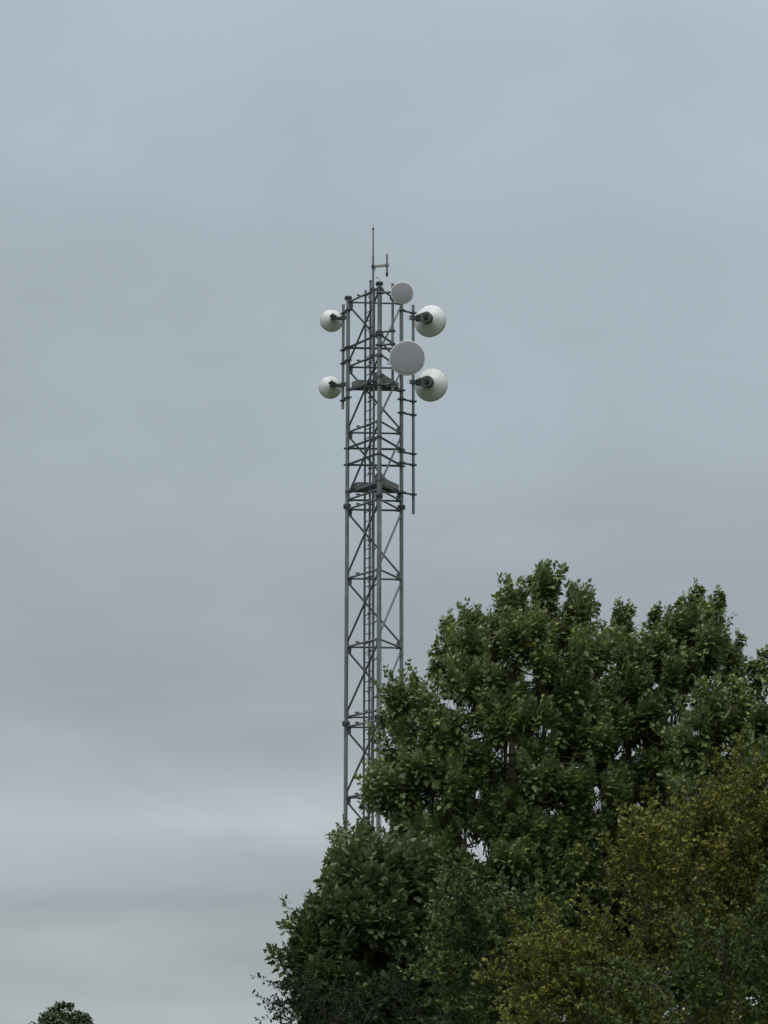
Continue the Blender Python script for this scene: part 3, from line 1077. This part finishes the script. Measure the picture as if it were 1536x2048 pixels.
# ------------------------------------------------------------------ hawthorns: arching thorny twigs with tufts of small lobed leaves
def grow_hawthorn(name, label, cat, poly, Y0, T, trunk_px, n_twig, size, mat, twmat, group=None, seed=1, age=.4, tl=(.5, 1.0), trunk_r=.09, dm=.8, fringe=(), inset=.1, per=7, clumps=40, cr=.33, bare=.05, spur=.035, hollows=()):
    random.seed(seed)
    base = P(trunk_px, 1900, Y0)
    root = empty(name, (base.x, Y0, 0), label, cat, group)
    pm = [(P(x, y, Y0).x, P(x, y, Y0).z) for x, y in poly]
    xs, zs = [p_[0] for p_ in pm], [p_[1] for p_ in pm]
    zmax = max(zs)
    cx = base.x
    tw, lv = MB(), Leaves()
    tm = MB()
    tm.tube([(cx, Y0 + .1, -.1), (cx + .05, Y0 + .2, zmax * .2), (cx - .04, Y0 + .3, zmax * .36), (cx + .1, Y0 + .3, zmax * .5)], [trunk_r * 1.3, trunk_r, trunk_r * .7, trunk_r * .3], 10)
    tm.build('trunk', BARK, root)
    cen = Vector((cx, Y0, zmax * .45))
    # twig clusters on the shell of the crown
    pts_ = []
    hol = [(P(a_, b_, Y0), r_ * Y0 / F_PX) for a_, b_, r_ in hollows]
    tries = 0
    while len(pts_) < clumps and tries < 30000:
        tries += 1
        x, z_ = random.uniform(min(xs), max(xs)), random.uniform(max(min(zs), .3), max(zs))
        if not in_poly(x, z_, pm): continue
        d_ = poly_dist(x, z_, pm)
        if d_ < inset: continue
        half = T * math.sqrt(max(0, 1 - (1 - min(d_ / dm, 1)) ** 2))
        rr = random.random()
        y = -half * random.uniform(.7, 1.) if rr < .62 else (half * random.uniform(.5, 1.) if rr < .8 else half * random.uniform(-.7, .6))
        p = Vector((x, Y0 + y, z_))
        if noise.noise(p * 1.9 + Vector((seed * 3.1, 0, 0))) < -.16 and d_ > .25: continue
        if y < .35 and any((p - h_).cross((h_ - CAM).normalized()).length < r_ for h_, r_ in hol): continue
        if any((p - c).length < cr * .62 for c in pts_): continue
        pts_.append(p)
    wood = [Vector((cx, Y0, zmax * f)) for f in (.2, .3, .4, .5, .6)]
    hub = wood[1]
    pts_.sort(key=lambda c: (c - hub).length)
    for c in pts_:
        a = min(wood, key=lambda p: (p - c).length + (.3 if p.z > c.z else 0))
        m1 = a.lerp(c, .5) + UP * .04 + rv() * .06
        q = [a.lerp(m1, t).lerp(m1.lerp(c, t), t) for t in np.linspace(0, 1, 5)]
        th_ = .0032 + .012 * math.exp(-(c - hub).length * 1.2)
        tw.tube(q, [th_ * 1.2, th_, th_, th_ * .9, th_ * .8], 5, False)
        wood += q[2:]

    def twig(p0, d0, L_, ag):
        segs = 6
        q = [p0]
        d = d0.normalized()
        for i in range(segs):
            d = (d + rv() * .22 - UP * .03).normalized()
            q.append(q[-1] + d * L_ / segs)
        tw.tube(q, [.0032 * (1 - .7 * i / segs) for i in range(segs + 1)], 4, False)
        n_sp = max(3, int(L_ / spur))
        isbare = random.random() < bare
        for i in range(n_sp):
            t = (i + random.random()) / n_sp
            f = t * segs
            k = min(int(f), segs - 1)
            p = q[k].lerp(q[k + 1], f - k)
            ax_ = (q[k + 1] - q[k]).normalized()
            s_ = (rv() + UP * .45).normalized()
            s_ = (s_ - ax_ * s_.dot(ax_) * .6).normalized()
            if random.random() < .35:           # thorn
                tw.tube([p, p + s_ * .022], [.0018, .0005], 3, False)
            if isbare and random.random() < .85: continue
            for j in range(random.randint(per - 3, per)):
                ld = (s_ * .8 + rv() * .75 + UP * .25 + ax_ * .4).normalized()
                nn = UP * .6 + rv() * .75
                lv.add(p + s_ * random.uniform(.005, .03) + rv() * .008, ld, nn, size * random.uniform(.65, 1.2), max(0, min(1, ag + random.uniform(-.25, .25))))

    cdir = [rv() for _ in pts_]
    for i in range(n_twig):
        ci = random.randrange(len(pts_))
        c = pts_[ci]
        outd = (c - cen).normalized()
        d = (outd * .7 + UP * .35 + cdir[ci] * .65 + rv() * .45).normalized()
        ag = age + .6 * noise.noise(c * 1.6 + Vector((seed, 0, 0)))
        twig(c + rv() * cr * random.random() * .5, d, random.uniform(*tl) * .6, ag)
    for (px, py, tx, ty, dY) in fringe:       # long twigs that stick out of the outline
        a, e = P(px, py, Y0 + dY), P(tx, ty, Y0 + dY)
        twig(a, (e - a), (e - a).length, age * .8)
        for _ in range(6):
            t = random.uniform(.05, .75)
            twig(a.lerp(e, t), (e - a).normalized() + rv() * .7, (e - a).length * random.uniform(.2, .4), age * .8)
    tw.build('twigs', twmat, root)  # mesh also holds the branch tubes that carry the twigs
    o, N = lv.build('foliage', mat, T_HAW, root)
    print(name, 'clusters', len(pts_), 'leaves', N)
    return root


HAW = 'hawthorn bushes in the foreground'
H1 = [(968, 2000), (995, 1945), (1025, 1885), (1100, 1838), (1135, 1800), (1160, 1728), (1195, 1690), (1290, 1628), (1385, 1605), (1430, 1570), (1480, 1540), (1536, 1525), (1700, 1530), (1780, 1700), (1780, 2350), (1000, 2350), (985, 2100)]
grow_hawthorn('hawthorn_bush', 'large yellow-green hawthorn bush filling the lower right corner', 'bush', H1, 20, 1.0, 1350, 2200, .033, LEAF_H, TWIG_H, HAW, 5, .35, clumps=210, cr=.30, tl=(.55, 1.05), inset=.30, hollows=[(1345, 1885, 60), (1300, 1900, 45), (1500, 1830, 40), (1150, 1815, 30), (1390, 2010, 45), (1480, 2015, 45), (1075, 1835, 22), (1210, 1985, 28), (1120, 2010, 25)],
              fringe=[(1120, 1830, 1075, 1800, -.3), (1440, 1550, 1432, 1495, -.2), (1180, 1720, 1150, 1690, -.3), (1000, 1950, 945, 1958, -.4), (1490, 1520, 1480, 1470, -.3), (1290, 1650, 1262, 1610, -.2)])
H2 = [(1235, 1900), (1290, 1845), (1400, 1800), (1480, 1760), (1560, 1740), (1700, 1800), (1700, 2350), (1180, 2350), (1190, 1990)]
grow_hawthorn('hawthorn_bush', 'deep green hawthorn low in the lower right corner, in front of the yellow-green one', 'bush', H2, 18.3, .45, 1450, 480, .034, LEAF_HG, TWIG_H, HAW, 9, .25, clumps=85, cr=.26, inset=.2, bare=.2, dm=.5, hollows=[(1345, 1890, 50), (1500, 1835, 40), (1400, 1985, 35), (1300, 2030, 30), (1500, 1960, 30)])
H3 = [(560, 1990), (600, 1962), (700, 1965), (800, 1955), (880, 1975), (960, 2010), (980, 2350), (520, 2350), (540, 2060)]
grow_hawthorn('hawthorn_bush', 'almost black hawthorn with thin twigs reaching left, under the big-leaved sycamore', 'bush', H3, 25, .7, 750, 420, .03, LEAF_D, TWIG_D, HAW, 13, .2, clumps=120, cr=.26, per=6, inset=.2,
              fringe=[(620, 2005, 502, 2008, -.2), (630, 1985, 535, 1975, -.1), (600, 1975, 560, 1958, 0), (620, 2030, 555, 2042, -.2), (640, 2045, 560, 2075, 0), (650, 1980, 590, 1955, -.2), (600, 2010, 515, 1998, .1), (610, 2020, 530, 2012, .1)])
E_POLY = [(880, 1760), (905, 1745), (950, 1778), (1010, 1800), (1060, 1835), (1110, 1880), (1130, 1960), (1060, 2150), (850, 2200), (855, 1900)]
grow_hawthorn('hawthorn_bush', 'bright leafy hawthorn top between the big-leaved sycamore and the yellow-green hawthorn', 'bush', E_POLY, 23, .55, 980, 330, .042, LEAF_M, TWIG_H, HAW, 17, .12, clumps=85, cr=.26, inset=.2,
              fringe=[(900, 1800, 893, 1740, -.2), (920, 1800, 948, 1740, -.1), (1040, 1840, 1075, 1800, -.1), (960, 1800, 985, 1765, 0)])

# ------------------------------------------------------------------ far round tree
random.seed(77)
YF_ = 92
far = empty('round_tree', (P(125, 2100, YF_).x, YF_, 0), 'small dark round-topped tree far off in the lower left corner', 'tree')
cb = P(124, 2075, YF_)
lv, tw = Leaves(), MB()
tw.tube([(cb.x, YF_, 0), (cb.x + .04, YF_, 1.2), (cb.x, YF_, 2.6), (cb.x + .1, YF_, 4.2)], [.16, .13, .08, .02], 8)
lobes = []
for k in range(75):
    d = rv()
    d.z = abs(d.z) * 1.0 - .25
    rr = random.uniform(.55, 1.)
    lobes.append((cb + Vector((d.x * 1.2 * rr, d.y * 1.2 * rr, d.z * 1.25 * rr)), random.uniform(.14, .42)))
lobes += [(P(168, 2036, YF_), .24), (P(176, 2046, YF_), .2), (P(140, 2013, YF_), .16), (P(105, 2024, YF_), .22), (P(88, 2038, YF_), .2), (P(126, 2010, YF_), .12), (P(116, 2014, YF_), .14)]
for c, r_ in lobes:
    tw.tube([cb - UP * .8, (cb - UP * .8).lerp(c, .6) + UP * .1, c], [.04, .025, .01], 4, False)
    for _ in range(int(170 * r_ / .3)):
        d = rv()
        p = c + d * r_ * random.uniform(.5, 1.05)
        lv.add(p, (rv() + UP * -.2 + d * .6).normalized(), UP * .7 + d * .7 + rv() * .4, random.uniform(.07, .12), random.uniform(0, .5))
tw.build('trunk', BARK, far)
lv.build('foliage', LEAF_F, T_BLOB, far)

# ------------------------------------------------------------------ render settings
sc = bpy.context.scene
sc.view_settings.view_transform = 'Standard'
sc.view_settings.look = 'None'
sc.view_settings.exposure = 0
sc.view_settings.gamma = 1
sc.cycles.max_bounces = 8
sc.cycles.diffuse_bounces = 2
sc.cycles.glossy_bounces = 2
sc.cycles.transmission_bounces = 4
sc.cycles.use_denoising = True
